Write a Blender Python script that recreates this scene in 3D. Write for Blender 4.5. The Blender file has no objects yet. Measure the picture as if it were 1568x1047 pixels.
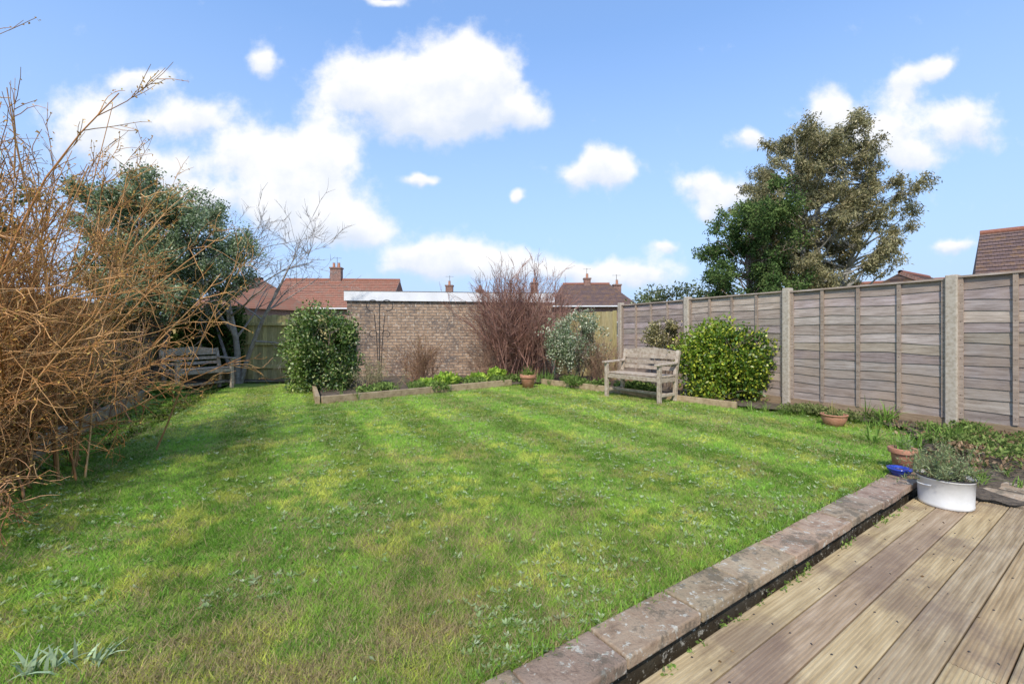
import bpy, math, random
import numpy as np
from mathutils import Vector, Matrix
rng=np.random.default_rng(7); random.seed(7)
S=bpy.context.scene
# ---------------------------------------------------------------- helpers
def link(o,parent=None):
    S.collection.objects.link(o)
    if parent: o.parent=parent
    return o
def empty(name,loc=(0,0,0),rot=0):
    e=bpy.data.objects.new(name,None); e.location=loc; e.rotation_euler=(0,0,rot); e.empty_display_size=.2
    return link(e)
_tab=rng.random((32,32,32))
def vnoise(p,scale=1.0,off=0.0):
    p=np.asarray(p,float)*scale+off+100.0
    i=np.floor(p).astype(int); f=p-i; f=f*f*(3-2*f)
    r=0
    for a in (0,1):
        for b in (0,1):
            for c in (0,1):
                w=(f[:,0] if a else 1-f[:,0])*(f[:,1] if b else 1-f[:,1])*(f[:,2] if c else 1-f[:,2])
                r=r+w*_tab[(i[:,0]+a)%32,(i[:,1]+b)%32,(i[:,2]+c)%32]
    return r
def fbm(p,scale=1.0,off=0.0):
    return .55*vnoise(p,scale,off)+.3*vnoise(p,scale*2.1,off+7)+.15*vnoise(p,scale*4.3,off+13)
def nrm(v): return v/np.maximum(np.linalg.norm(v,axis=-1,keepdims=True),1e-9)
def rdir(n): return nrm(rng.normal(size=(n,3)))
def build(name,parts,mats,parent=None,loc=(0,0,0),rot=0,smooth=False,bevel=0):
    """parts: (V,F,matidx,col)"""
    Vs=[];loops=[];sizes=[];mi=[];cols=[];off=0
    for V,F,m,c in parts:
        V=np.asarray(V,float).reshape(-1,3); F=np.asarray(F,int)
        Vs.append(V); loops.append((F+off).ravel()); sizes.append(np.full(len(F),F.shape[1])); mi.append(np.full(len(F),m))
        if c is None: c=(1,1,1)
        c=np.asarray(c,float)
        if c.ndim==1: c=np.tile(c,(len(V),1))
        cols.append(c); off+=len(V)
    V=np.concatenate(Vs);L=np.concatenate(loops);Z=np.concatenate(sizes);M=np.concatenate(mi);C=np.concatenate(cols)
    me=bpy.data.meshes.new(name)
    me.vertices.add(len(V)); me.vertices.foreach_set('co',V.astype(np.float32).ravel())
    me.loops.add(len(L)); me.loops.foreach_set('vertex_index',L.astype(np.int32))
    me.polygons.add(len(Z)); st=np.concatenate([[0],np.cumsum(Z)[:-1]])
    me.polygons.foreach_set('loop_start',st.astype(np.int32)); me.polygons.foreach_set('loop_total',Z.astype(np.int32))
    me.polygons.foreach_set('material_index',M.astype(np.int32))
    me.polygons.foreach_set('use_smooth',np.full(len(Z),bool(smooth)))
    for m in mats: me.materials.append(m)
    a=me.color_attributes.new('col','FLOAT_COLOR','POINT')
    a.data.foreach_set('color',np.concatenate([C,np.ones((len(C),1))],1).astype(np.float32).ravel())
    me.update(calc_edges=True); me.validate()
    o=bpy.data.objects.new(name,me); o.location=loc; o.rotation_euler=(0,0,rot)
    link(o,parent)
    if bevel:
        b=o.modifiers.new('bevel','BEVEL'); b.width=bevel; b.segments=2; b.limit_method='ANGLE'
    return o
BF=np.array([[0,3,2,1],[4,5,6,7],[0,1,5,4],[1,2,6,5],[2,3,7,6],[3,0,4,7]])
def box(x0,x1,y0,y1,z0,z1,m=0,c=None):
    V=np.array([[x0,y0,z0],[x1,y0,z0],[x1,y1,z0],[x0,y1,z0],[x0,y0,z1],[x1,y0,z1],[x1,y1,z1],[x0,y1,z1]],float)
    return (V,BF,m,c)
def beam(a,b,w,h,m=0,c=None,up=(0,0,1)):
    a=np.array(a,float);b=np.array(b,float);d=b-a;d/=np.linalg.norm(d)
    u=np.array(up,float); s=np.cross(d,u); s/=np.linalg.norm(s); u=np.cross(s,d)
    V=[]
    for p in (a,b):
        V+= [p-s*w/2-u*h/2, p+s*w/2-u*h/2, p+s*w/2+u*h/2, p-s*w/2+u*h/2]
    F=np.array([[0,1,2,3],[7,6,5,4],[0,4,5,1],[1,5,6,2],[2,6,7,3],[3,7,4,0]])
    return (np.array(V),F[:, ::-1],m,c)
def lathe(prof,n=32,m=0,c=None,center=(0,0,0)):
    k=len(prof);th=np.linspace(0,2*np.pi,n,endpoint=False)
    V=np.array([[r*np.cos(t)+center[0],r*np.sin(t)+center[1],z+center[2]] for r,z in prof for t in th])
    F=[[i*n+j,i*n+(j+1)%n,(i+1)*n+(j+1)%n,(i+1)*n+j] for i in range(k-1) for j in range(n)]
    return (V,np.array(F),m,c)
def tubes(P,R,s=4,m=0,c=None):
    P=np.asarray(P,float);R=np.asarray(R,float);T,K,_=P.shape
    t=nrm(np.gradient(P,axis=1)); ref=np.array([.31,.87,.17])
    u=nrm(np.cross(t,ref)); v=np.cross(t,u)
    th=np.linspace(0,2*np.pi,s,endpoint=False)
    V=P[:,:,None,:]+R[:,:,None,None]*(u[:,:,None,:]*np.cos(th)[None,None,:,None]+v[:,:,None,:]*np.sin(th)[None,None,:,None])
    base=(np.arange(T)[:,None,None]*K+np.arange(K-1)[None,:,None])*s; j=np.arange(s)[None,None,:]
    a=base+j;b=base+(j+1)%s
    F=np.stack([a,b,b+s,a+s],-1).reshape(-1,4)
    if c is not None:
        c=np.asarray(c,float)
        if c.ndim==2: c=np.repeat(c,K*s,axis=0)
    return (V.reshape(-1,3),F,m,c)
def grow(P0,D,L,K=6,wander=.15,grav=0.0):
    T=len(P0);P=np.zeros((T,K,3));P[:,0]=P0;d=nrm(D);st=np.asarray(L)[:,None]/(K-1)
    g=np.array([0,0,1.0])*grav
    for k in range(1,K):
        d=nrm(d+wander*rng.normal(size=(T,3))+g); P[:,k]=P[:,k-1]+d*st
    return P
def spawn(P,R,n,t0=.25,t1=.95,spread=.7):
    T,K,_=P.shape; i=rng.integers(0,T,n); t=rng.uniform(t0,t1,n)*(K-1); k=np.minimum(t.astype(int),K-2); f=(t-k)[:,None]
    p=P[i,k]*(1-f)+P[i,k+1]*f; d=nrm(P[i,k+1]-P[i,k]); r=R[i,k]*(1-f[:,0])+R[i,k+1]*f[:,0]
    return p,nrm(d+spread*rdir(n)),r
def leaves(C,L,W,col,bias=(0,0,0),m=0,A=None):
    n=len(C); a=nrm(rdir(n)+np.array(bias)) if A is None else nrm(A)
    b=nrm(np.cross(a,rdir(n))); L=(np.ones(n)*L*rng.uniform(.6,1.25,n))[:,None]; W=(np.ones(n)*W*rng.uniform(.7,1.2,n))[:,None]
    V=np.stack([C,C+a*L*.5+b*W*.5,C+a*L,C+a*L*.5-b*W*.5],1).reshape(-1,3)
    F=np.arange(4*n).reshape(n,4)
    return (V,F,m,np.repeat(col,4,axis=0))
def mixc(a,b,t): t=np.clip(t,0,1)[:,None]; return np.array(a)*(1-t)+np.array(b)*t
def jit(c,s=.2): return np.clip(c*(1+s*rng.normal(size=(len(c),1))),.002,.9)
def inpoly(x,y,poly):
    c=np.zeros(len(x),bool);n=len(poly);j=n-1
    for i in range(n):
        xi,yi=poly[i];xj,yj=poly[j]
        with np.errstate(divide='ignore',invalid='ignore'):
            c^=((yi>y)!=(yj>y))&(x<(xj-xi)*(y-yi)/(yj-yi+1e-12)+xi)
        j=i
    return c
def strap(centers,n,L,W,col,spread=.5,K=4,m=0,z=0):
    P0=np.repeat(np.asarray(centers,float),n,axis=0); T=len(P0); P0=P0+rng.normal(size=(T,3))*[.02,.02,0]
    az=rng.uniform(0,2*np.pi,T); el=rng.uniform(0.1,1,T)*spread
    h=np.stack([np.cos(az),np.sin(az),0*az],1); ln=(L*rng.uniform(.6,1.15,T))
    s=np.stack([-np.sin(az),np.cos(az),0*az],1); V=[]
    for k in range(K):
        t=k/(K-1); out=h*(ln*el*(t+t*t)*.6)[:,None]; up=np.array([0,0,1.])*(ln*(t-.45*el*t*t))[:,None]
        w=W*(1-t**2)*.5+.0005
        V+= [P0+out+up-s*w,P0+out+up+s*w]
    V=np.stack(V,1).reshape(-1,3); base=np.arange(T)[:,None]*2*K+np.arange(K-1)[None,:]*2
    F=np.stack([base,base+1,base+3,base+2],-1).reshape(-1,4)
    c=jit(np.tile(np.array(col,float),(T,1)),.2)
    return (V,F,m,np.repeat(c,2*K,axis=0))
# ---------------------------------------------------------------- materials
def mat(name):
    m=bpy.data.materials.new(name); m.use_nodes=True; nt=m.node_tree; b=nt.nodes['Principled BSDF']; return m,nt,b
def N(nt,t,**k):
    n=nt.nodes.new(t)
    for a,v in k.items(): setattr(n,a,v)
    return n
def ramp(nt,fac,stops):
    r=N(nt,'ShaderNodeValToRGB'); nt.links.new(fac,r.inputs[0]); e=r.color_ramp.elements
    e[0].position=stops[0][0]; e[0].color=(*stops[0][1],1); e[1].position=stops[-1][0]; e[1].color=(*stops[-1][1],1)
    for p,c in stops[1:-1]:
        x=e.new(p); x.color=(*c,1)
    return r.outputs[0]
def noise(nt,scale,detail=5,rough=.6,vec=None,stretch=None):
    tc=N(nt,'ShaderNodeTexCoord'); n=N(nt,'ShaderNodeTexNoise'); n.inputs['Scale'].default_value=scale; n.inputs['Detail'].default_value=detail; n.inputs['Roughness'].default_value=rough
    src=vec or tc.outputs['Object']
    if stretch:
        mp=N(nt,'ShaderNodeMapping'); mp.inputs['Scale'].default_value=stretch; nt.links.new(src,mp.inputs[0]); src=mp.outputs[0]
    nt.links.new(src,n.inputs['Vector']); return n.outputs['Fac']
def mul(nt,a,b,fac=1.0,mode='MULTIPLY'):
    x=N(nt,'ShaderNodeMix',data_type='RGBA',blend_type=mode)
    if hasattr(fac,'links'): nt.links.new(fac,x.inputs[0])
    else: x.inputs[0].default_value=fac
    for i,v in ((6,a),(7,b)):
        if isinstance(v,tuple): x.inputs[i].default_value=(*v,1)
        else: nt.links.new(v,x.inputs[i])
    return x.outputs[2]
def bump(nt,b,h,strength=.4,dist=.01):
    n=N(nt,'ShaderNodeBump'); n.inputs['Strength'].default_value=strength; n.inputs['Distance'].default_value=dist
    nt.links.new(h,n.inputs['Height']); nt.links.new(n.outputs[0],b.inputs['Normal'])
def colattr(nt):
    a=N(nt,'ShaderNodeAttribute'); a.attribute_name='col'; return a.outputs['Color']
def noisy(name,stops,scale=8,stretch=None,rough=.85,bs=.4,bd=.01,fine=60,attr=True,detail=6):
    m,nt,b=mat(name); f=noise(nt,scale,detail,.65,stretch=stretch); c=ramp(nt,f,stops)
    if attr: c=mul(nt,c,colattr(nt))
    nt.links.new(c,b.inputs['Base Color']); b.inputs['Roughness'].default_value=rough
    h=noise(nt,fine,3,.7,stretch=stretch); bump(nt,b,h,bs,bd); return m
def diffmat(name,trans=.3,gloss=0):
    m=bpy.data.materials.new(name); m.use_nodes=True; nt=m.node_tree; nt.nodes.remove(nt.nodes['Principled BSDF']); c=colattr(nt)
    d=N(nt,'ShaderNodeBsdfDiffuse'); nt.links.new(c,d.inputs[0]); out=d.outputs[0]
    if trans:
        t=N(nt,'ShaderNodeBsdfTranslucent'); nt.links.new(c,t.inputs[0]); x=N(nt,'ShaderNodeMixShader'); x.inputs[0].default_value=trans
        nt.links.new(out,x.inputs[1]); nt.links.new(t.outputs[0],x.inputs[2]); out=x.outputs[0]
    if gloss:
        g=N(nt,'ShaderNodeBsdfGlossy'); g.inputs['Roughness'].default_value=.42; x=N(nt,'ShaderNodeMixShader'); x.inputs[0].default_value=gloss
        nt.links.new(out,x.inputs[1]); nt.links.new(g.outputs[0],x.inputs[2]); out=x.outputs[0]
    nt.links.new(out,nt.nodes['Material Output'].inputs[0]); return m
M_leaf=diffmat('leaf',.35); M_gloss=diffmat('glossy_leaf',.28,.05); M_grass=diffmat('grass_blade',.4); M_twig=diffmat('twig',0)
M_bark=noisy('bark',[(.3,(.10,.075,.055)),(.7,(.28,.21,.16))],14,rough=.9,bs=.6)
M_palebark=noisy('pale_bark',[(.3,(.24,.22,.19)),(.7,(.45,.42,.36))],14,rough=.9)
M_fence,nt,b=mat('weathered_fence_wood')
c=ramp(nt,noise(nt,4,7,.7,stretch=(1,8,10)),[(.25,(.17,.13,.105)),(.42,(.32,.262,.22)),(.58,(.45,.382,.332)),(.78,(.59,.525,.465))]); c=mul(nt,c,colattr(nt))
wm=ramp(nt,noise(nt,1.3,5,.6),[(.48,(0,0,0)),(.68,(.5,.5,.5))]); c=mul(nt,c,(.38,.27,.18),wm,'MIX')
nt.links.new(c,b.inputs['Base Color']); b.inputs['Roughness'].default_value=.9; bump(nt,b,noise(nt,30,4,.7,stretch=(1,8,9)),.5,.004)
M_fencev=noisy('tan_fence_wood',[(.25,(.24,.19,.1)),(.5,(.48,.39,.22)),(.78,(.62,.54,.33))],5,stretch=(8,8,1),bs=.5,bd=.004,fine=40)
M_conc=noisy('concrete_post',[(.3,(.31,.25,.18)),(.5,(.46,.39,.3)),(.75,(.56,.5,.41))],30,bs=.5,bd=.004,fine=120)
M_bench=noisy('weathered_bench_wood',[(.28,(.23,.165,.11)),(.5,(.42,.335,.25)),(.75,(.58,.5,.4))],18,bs=.4,bd=.003,fine=60)
M_sleeper=noisy('sleeper_wood',[(.25,(.19,.13,.065)),(.5,(.37,.27,.155)),(.75,(.5,.385,.24))],12,bs=.5,bd=.005)
M_soil=noisy('soil',[(.3,(.06,.042,.026)),(.6,(.16,.12,.08)),(.8,(.27,.21,.15))],14,bs=1,bd=.04,fine=30,attr=False)
M_terra=noisy('terracotta',[(.3,(.36,.15,.085)),(.6,(.5,.24,.145)),(.8,(.56,.36,.27))],14,rough=.8)
M_white=noisy('white_enamel',[(.3,(.62,.61,.57)),(.6,(.76,.745,.71))],6,rough=.35,bs=.05)
M_whitep=noisy('white_paint',[(.3,(.7,.69,.68)),(.6,(.8,.79,.78))],3,rough=.6,bs=.05)
M_blue=noisy('blue_glaze',[(.3,(.02,.04,.3)),(.7,(.05,.1,.5))],10,rough=.15,bs=.05)
M_iron=noisy('black_iron',[(.3,(.015,.013,.012)),(.7,(.05,.04,.035))],20,rough=.5)
M_felt=noisy('roof_felt',[(.3,(.1,.1,.1)),(.7,(.2,.2,.19))],4)
M_render=noisy('pale_render',[(.3,(.5,.48,.43)),(.7,(.65,.62,.56))],4)
M_glass,nt,b=mat('window_glass'); b.inputs['Base Color'].default_value=(.03,.04,.05,1); b.inputs['Roughness'].default_value=.08
M_cop,nt,b=mat('coping_stone')
c=ramp(nt,noise(nt,9,8,.7),[(.3,(.18,.125,.085)),(.45,(.36,.262,.185)),(.6,(.47,.365,.265)),(.75,(.54,.45,.345))])
c=mul(nt,c,colattr(nt))
li=ramp(nt,noise(nt,26,5,.7),[(.57,(0,0,0)),(.63,(1,1,1))]); c=mul(nt,c,(.54,.5,.4),li,'MIX')
bk=ramp(nt,noise(nt,4.5,9,.78),[(.50,(0,0,0)),(.57,(1,1,1))]); bk2=mul(nt,bk,(.68,.68,.68)); c=mul(nt,c,(.08,.066,.045),bk2,'MIX')
nt.links.new(c,b.inputs['Base Color']); b.inputs['Roughness'].default_value=.95; b.inputs['Specular IOR Level'].default_value=.2; bump(nt,b,noise(nt,70,6,.7),.8,.012)
M_deck,nt,b=mat('deck_wood')
c=ramp(nt,noise(nt,3,7,.6,stretch=(1,12,12)),[(.28,(.25,.175,.095)),(.5,(.405,.30,.175)),(.72,(.52,.41,.26))]); c=mul(nt,c,colattr(nt))
st=ramp(nt,noise(nt,1.5,7,.68),[(.5,(0,0,0)),(.62,(.62,.62,.62))]); c=mul(nt,c,(.18,.12,.085),st,'MIX')
nt.links.new(c,b.inputs['Base Color']); b.inputs['Roughness'].default_value=.65; b.inputs['Specular IOR Level'].default_value=.3; bump(nt,b,noise(nt,50,3,.7,stretch=(1,6,6)),.35,.003)
def brickmat(name,c1,c2,mo,rowh=.075,bw=.225,ms=.012,dirt=True,scl=1):
    m,nt,b=mat(name); tc=N(nt,'ShaderNodeTexCoord'); sp=N(nt,'ShaderNodeSeparateXYZ'); cb=N(nt,'ShaderNodeCombineXYZ')
    nt.links.new(tc.outputs['Object'],sp.inputs[0]); ad=N(nt,'ShaderNodeMath',operation='ADD'); nt.links.new(sp.outputs[0],ad.inputs[0]); nt.links.new(sp.outputs[1],ad.inputs[1])
    nt.links.new(ad.outputs[0],cb.inputs[0]); nt.links.new(sp.outputs[2],cb.inputs[1])
    br=N(nt,'ShaderNodeTexBrick'); nt.links.new(cb.outputs[0],br.inputs[0]); br.inputs['Scale'].default_value=1
    br.inputs['Brick Width'].default_value=bw; br.inputs['Row Height'].default_value=rowh; br.inputs['Mortar Size'].default_value=ms; br.inputs['Mortar Smooth'].default_value=.2
    br.inputs['Color1'].default_value=(*c1,1); br.inputs['Color2'].default_value=(*c2,1); br.inputs['Mortar'].default_value=(*mo,1)
    v=ramp(nt,noise(nt,9,5,.7),[(.3,(.55,.53,.5)),(.65,(1.2,1.17,1.13))]); c=mul(nt,br.outputs[0],v)
    if dirt:
        d=ramp(nt,noise(nt,1.3,7,.75),[(.45,(0,0,0)),(.6,(.85,.85,.85))]); sp2=ramp(nt,noise(nt,11,4,.7),[(.42,(0,0,0)),(.52,(1,1,1))]); d=mul(nt,d,sp2); c=mul(nt,c,(.12,.10,.09),d,'MIX')
        e=ramp(nt,noise(nt,16,3,.6),[(.58,(0,0,0)),(.63,(.6,.6,.6))]); c=mul(nt,c,(.64,.56,.46),e,'MIX')
    nt.links.new(c,b.inputs['Base Color']); b.inputs['Roughness'].default_value=.9
    iv=N(nt,'ShaderNodeMath',operation='SUBTRACT'); iv.inputs[0].default_value=1; nt.links.new(br.outputs['Fac'],iv.inputs[1]); bump(nt,b,iv.outputs[0],.7,.012)
    return m
M_brick=brickmat('buff_brick',(.50,.35,.235),(.37,.25,.165),(.25,.2,.16))
M_redbrick=brickmat('red_brick',(.33,.14,.09),(.24,.1,.07),(.3,.27,.24),dirt=False)
def tilemat(name,c1,c2,moss,rh=.17,mk=.6,mf=.8):
    m,nt,b=mat(name); tc=N(nt,'ShaderNodeTexCoord'); sp=N(nt,'ShaderNodeSeparateXYZ'); cb=N(nt,'ShaderNodeCombineXYZ')
    nt.links.new(tc.outputs['Object'],sp.inputs[0]); nt.links.new(sp.outputs[0],cb.inputs[0]); nt.links.new(sp.outputs[2],cb.inputs[1])
    br=N(nt,'ShaderNodeTexBrick'); nt.links.new(cb.outputs[0],br.inputs[0]); br.inputs['Scale'].default_value=1
    br.inputs['Brick Width'].default_value=.17; br.inputs['Row Height'].default_value=rh; br.inputs['Mortar Size'].default_value=.008
    br.inputs['Color1'].default_value=(*c1,1); br.inputs['Color2'].default_value=(*c2,1); br.inputs['Mortar'].default_value=(c2[0]*mk,c2[1]*mk,c2[2]*mk,1)
    d=ramp(nt,noise(nt,2.2,9,.85),[(.50,(0,0,0)),(.58,(mf,mf,mf))]); c=mul(nt,br.outputs[0],moss,d,'MIX')
    nt.links.new(c,b.inputs['Base Color']); b.inputs['Roughness'].default_value=.95; return m
M_tile=tilemat('red_roof_tile',(.36,.16,.1),(.28,.12,.075),(.24,.16,.11))
M_tile2=tilemat('brown_roof_tile',(.165,.105,.09),(.125,.08,.07),(.30,.16,.045),.13,.55,.45)
M_ground=noisy('ground',[(.3,(.07,.09,.03)),(.6,(.12,.13,.05))],.5,attr=False)
M_lawn,nt,b=mat('lawn_soil')
c=ramp(nt,noise(nt,3,8,.7),[(.3,(.18,.25,.045)),(.5,(.28,.37,.065)),(.7,(.4,.42,.12))]); nt.links.new(c,b.inputs['Base Color']); b.inputs['Roughness'].default_value=1
bump(nt,b,noise(nt,90,4,.7),1,.02)
# ---------------------------------------------------------------- frame for patio
DZ=-.085
O=np.array([.036,1.274]); ax=np.array([.824,.566]); ay=np.array([-.566,.824]); AROT=math.atan2(.566,.824)
def loc2(x,y): p=O+ax*x+ay*y; return (float(p[0]),float(p[1]))
far=600
a=loc2(-far,.1);b_=loc2(far,.1);c_=loc2(far,far);d_=loc2(-far,far);e_=loc2(-far,-far);f_=loc2(far,-far)
gv=[(*a,-.012),(*b_,-.012),(*c_,-.012),(*d_,-.012),(*a,-.2),(*b_,-.2),(*e_,-.2),(*f_,-.2)]
build('ground',[(gv,[[0,1,2,3],[4,5,1,0],[6,7,5,4]],0,None)],[M_ground])
def polyobj(name,pts,z,m,parent=None):
    me=bpy.data.meshes.new(name); me.from_pydata([(x,y,z) for x,y in pts],[],[list(range(len(pts)))]); me.materials.append(m); me.update()
    return link(bpy.data.objects.new(name,me),parent)
LAWN=[loc2(-5,.19),loc2(3.9,.19),(3.35,3.8),(4.0,4.4),(4.5,5.15),(4.2,6.1),(3.35,6.62),(.67,9.82),(0,9.57),(-3.05,7.08),(-3.9,8.73),(-4.4,9.9),(-6.3,10.0),(-6.5,8.6),(-6.4,7.84),(-4.03,3.49),(-1.9,-.36),(-2.6,-1.5)]
polyobj('lawn',LAWN,0,M_lawn)
# ---------------------------------------------------------------- grass blades
def grass():
    n=700000
    u=rng.random(n); r=1.25*(10.8/1.25)**(u**.80); th=rng.uniform(-.93,.88,n)
    x=r*np.sin(th);y=r*np.cos(th); k=inpoly(x,y,LAWN); x,y,r=x[k],y[k],r[k]; n=len(x)
    p=np.stack([x,y,0*x],1)
    keep=rng.random(n)<np.clip(1.6-1.4*fbm(p,4,40),.4,1); p,r=p[keep],r[keep]; n=len(p)
    big=fbm(p,.8,3); mid=fbm(p,3.0,11); fin=vnoise(p,14,5); cl=fbm(p,10,90); c2=fbm(p,6,33)
    g=mixc((.235,.43,.06),(.37,.54,.085),(big-.3)*2.4)
    yl=np.clip((mid-.48)*6,0,1)*.75*np.clip((cl-.36)*6,0,1); g=g*(1-yl[:,None])+np.array([.64,.62,.13])*yl[:,None]
    dk=np.clip((.47-cl)*7,0,.65); g=g*(1-dk[:,None])+np.array([.14,.27,.04])*dk[:,None]
    dk=np.clip((.42-c2)*7,0,.45); g=g*(1-dk[:,None])+np.array([.13,.27,.035])*dk[:,None]
    sd_=(p[:,0]*.88+p[:,1]*.47); far_=np.clip((r-1.8)/3,0.35,1)
    g*= (1+.26*far_*np.tanh(4*np.sin(sd_*2*np.pi/.95+.5*vnoise(p,.6,8))))[:,None]
    near=np.clip((2.9-r)/1.2,0,1)*.42+np.clip((fbm(p,2.4,55)-.55)*6,0,.45)*np.clip((cl-.3)*4,0,1)
    st=(rng.random(n)<.09+near*.75); g[st]=np.array([.46,.36,.19])
    g=jit(g,.24)
    h=(.010+.013*rng.random(n)+.010*fin)*(1+.25*rng.random(n)); w=.0022+.0006*r
    az=rng.uniform(0,2*np.pi,n); s=np.stack([np.cos(az),np.sin(az),0*az],1)*w[:,None]*.5*rng.uniform(.7,1.3,(n,1))
    az2=rng.uniform(0,2*np.pi,n); ln=(h*rng.uniform(.3,1.7,n))[:,None]; t=np.stack([np.cos(az2),np.sin(az2),0*az2],1)*ln+np.array([0,0,1.])*h[:,None]
    V=np.stack([p-s,p+s,p+t],1).reshape(-1,3); F=np.arange(3*n).reshape(n,3)
    parts=[(V,F,0,np.repeat(g,3,axis=0))]
    m=12000; u=rng.random(m); rr=1.3*(9.5/1.3)**(u**.72); th=rng.uniform(-.92,.86,m); q=np.stack([rr*np.sin(th),rr*np.cos(th),0*rr],1)
    k=inpoly(q[:,0],q[:,1],LAWN)&(fbm(q,2.6,21)+.48*rng.random(m)>.80); q=q[k]; m=len(q); J=7
    az=rng.uniform(0,2*np.pi,(m,J)).ravel(); Q=np.repeat(q,J,axis=0)+np.array([0,0,.010]); A=np.stack([np.cos(az),np.sin(az),rng.uniform(.1,.9,m*J)],1)
    B=nrm(np.stack([-np.sin(az),np.cos(az),0*az],1)); A=nrm(A); L=rng.uniform(.009,.024,(m*J,1))*(1+.08*np.repeat(rr[k],J)[:,None]); W=L*rng.uniform(.28,.5,(m*J,1))
    V=np.stack([Q,Q+A*L*.6+B*W*.5,Q+A*L,Q+A*L*.6-B*W*.5],1).reshape(-1,3)
    cc=jit(np.repeat(mixc((.26,.38,.12),(.50,.56,.33),rng.random(m)),J,axis=0),.15)
    parts.append((V,np.arange(4*m*J).reshape(-1,4),0,np.repeat(cc,4,axis=0)))
    ed=[]
    for i in range(1,len(LAWN)-2):
        a=np.array(LAWN[i]);b=np.array(LAWN[i+1]);L_=np.linalg.norm(b-a)
        for t in rng.random(int(L_*22)): ed.append([*(a+(b-a)*t+rng.normal(size=2)*.03),0])
    a=np.array(loc2(-2.5,.215));b=np.array(loc2(3.9,.215))
    for t in rng.random(420): ed.append([*(a+(b-a)*t+rng.normal(size=2)*.012),0])
    parts.append(strap(ed,7,.045,.004,(.24,.4,.065),.9,3))
    tu=[];
    for i in range(300):
        x,y=rng.uniform(-3,3.5),rng.uniform(1.3,7)
        if inpoly(np.array([x]),np.array([y]),LAWN)[0]: tu.append([x,y,0])
    parts.append(strap(tu,14,.04,.0035,(.22,.42,.06),1.0,3))
    build('grass',parts,[M_grass])
grass()
# ---------------------------------------------------------------- retaining wall + deck
rw=empty('retaining_wall',(*loc2(0,0),0),AROT)
parts=[];x=-4.2
while x<3.88:
    L=random.choice([.3,.44,.44,.36,.22]); x1=min(x+L,3.9); k=random.uniform(.76,1.15); cc=(k,k*random.uniform(.92,1.02),k*random.uniform(.86,1.0))
    dz=random.uniform(-.005,.006); dy=random.uniform(-.006,.006)
    parts.append(box(x+.004,x1-.004,dy,.188+dy,-.030+dz,.018+dz,0,cc)); x=x1
build('coping_slabs',parts,[M_cop],rw,bevel=.007)
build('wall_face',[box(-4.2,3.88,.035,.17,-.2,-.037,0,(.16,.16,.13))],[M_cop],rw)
dk=empty('wooden_deck',(*loc2(0,0),0),AROT)
BW=.14;pitch=.1455; parts=[]; yy=-.006
prof=[(0,-.028),(0,-.003),(.004,0)]
ng=9
for g in range(ng):
    c0=.014+g*(BW-.028)/(ng-1)
    prof+=[(c0-.0042,0),(c0-.0022,-.0024),(c0+.0022,-.0024),(c0+.0042,0)]
prof+=[(BW-.004,0),(BW,-.003),(BW,-.028)]
prof=np.array(prof); screws=[]
for i in range(30):
    y1=yy-i*pitch
    j=random.uniform(-2.6,2.5)
    for a_,b2 in [(-3.5,j-.002),(j+.002,3.88)]:
        k=random.uniform(.86,1.12); cc=(k,k*random.uniform(.96,1.02),k*random.uniform(.88,1.02)); dz=random.uniform(-.002,.002)
        V=np.concatenate([np.stack([np.full(len(prof),xx),y1-prof[:,0],prof[:,1]+DZ+dz],1) for xx in (a_,b2)]); n=len(prof)
        F=np.array([[q,q+1,n+q+1,n+q] for q in range(n-1)])[:, ::-1]
        parts.append((V,F,0,cc))
        parts.append(([[b2,y1,DZ-.002],[b2,y1-BW,DZ-.002],[b2,y1-BW,DZ-.03],[b2,y1,DZ-.03]],[[0,1,2,3]],0,cc))
    for xx in np.arange(-3.3,3.9,.45):
        for o_ in (.032,BW-.032): screws.append((xx,y1-o_))
build('deck_boards',parts,[M_deck],dk)
build('screws',[lathe([(0.0001,.001),(.004,.001),(.005,-.003)],8,0,None,(x,y,DZ)) for x,y in screws if x>-1 and y>-2.6],[M_iron],dk)
build('bearers',[box(xx,xx+.05,-4.4,-.012,-.198,DZ-.034,0,(.12,.12,.12)) for xx in np.arange(-3.3,3.85,.45)],[M_deck],dk)
pv=empty('stone_paving',(*loc2(0,0),0),AROT); parts=[]
for i,(x0,x1) in enumerate([(3.93,4.3),(4.32,4.62)]):
    y=-.02
    while y>-2.4:
        L=random.uniform(.35,.55); k=random.uniform(1.1,1.4); parts.append(box(x0,x1-.01+random.uniform(-.03,.03),y-L,y-.015,-.2,-.065+random.uniform(-.01,.006),0,(k,k,k*.95))); y-=L
build('slabs',parts,[M_cop],pv,bevel=.012)
def soilmesh(name,poly,z,amp=.04,step=.09):
    P=np.array(poly);x0,y0=P.min(0);x1,y1=P.max(0);nx=int((x1-x0)/step)+2;ny=int((y1-y0)/step)+2
    X,Y=np.meshgrid(np.linspace(x0,x1,nx),np.linspace(y0,y1,ny),indexing='ij'); p=np.stack([X.ravel(),Y.ravel(),0*X.ravel()],1)
    p[:,2]=z+amp*(fbm(p,4,9)-.5)*2; ins=inpoly(p[:,0],p[:,1],poly)
    idx=np.arange(nx*ny).reshape(nx,ny); F=np.stack([idx[:-1,:-1],idx[1:,:-1],idx[1:,1:],idx[:-1,1:]],-1).reshape(-1,4); F=F[ins[F].all(1)]
    return build(name,[(p,F,0,None)],[M_soil],smooth=True)
soilmesh('flower_bed',[(-3.05,7.1),(0,9.6),(.67,9.85),(3.36,6.64),(4.2,6.1),(4.5,5.2),(4.0,4.4),(3.35,3.75),(5.3,4.9),(4.36,6.9),(1.7,12.2),(-4.3,11.4),(-3.95,8.75)],.03)
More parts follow.
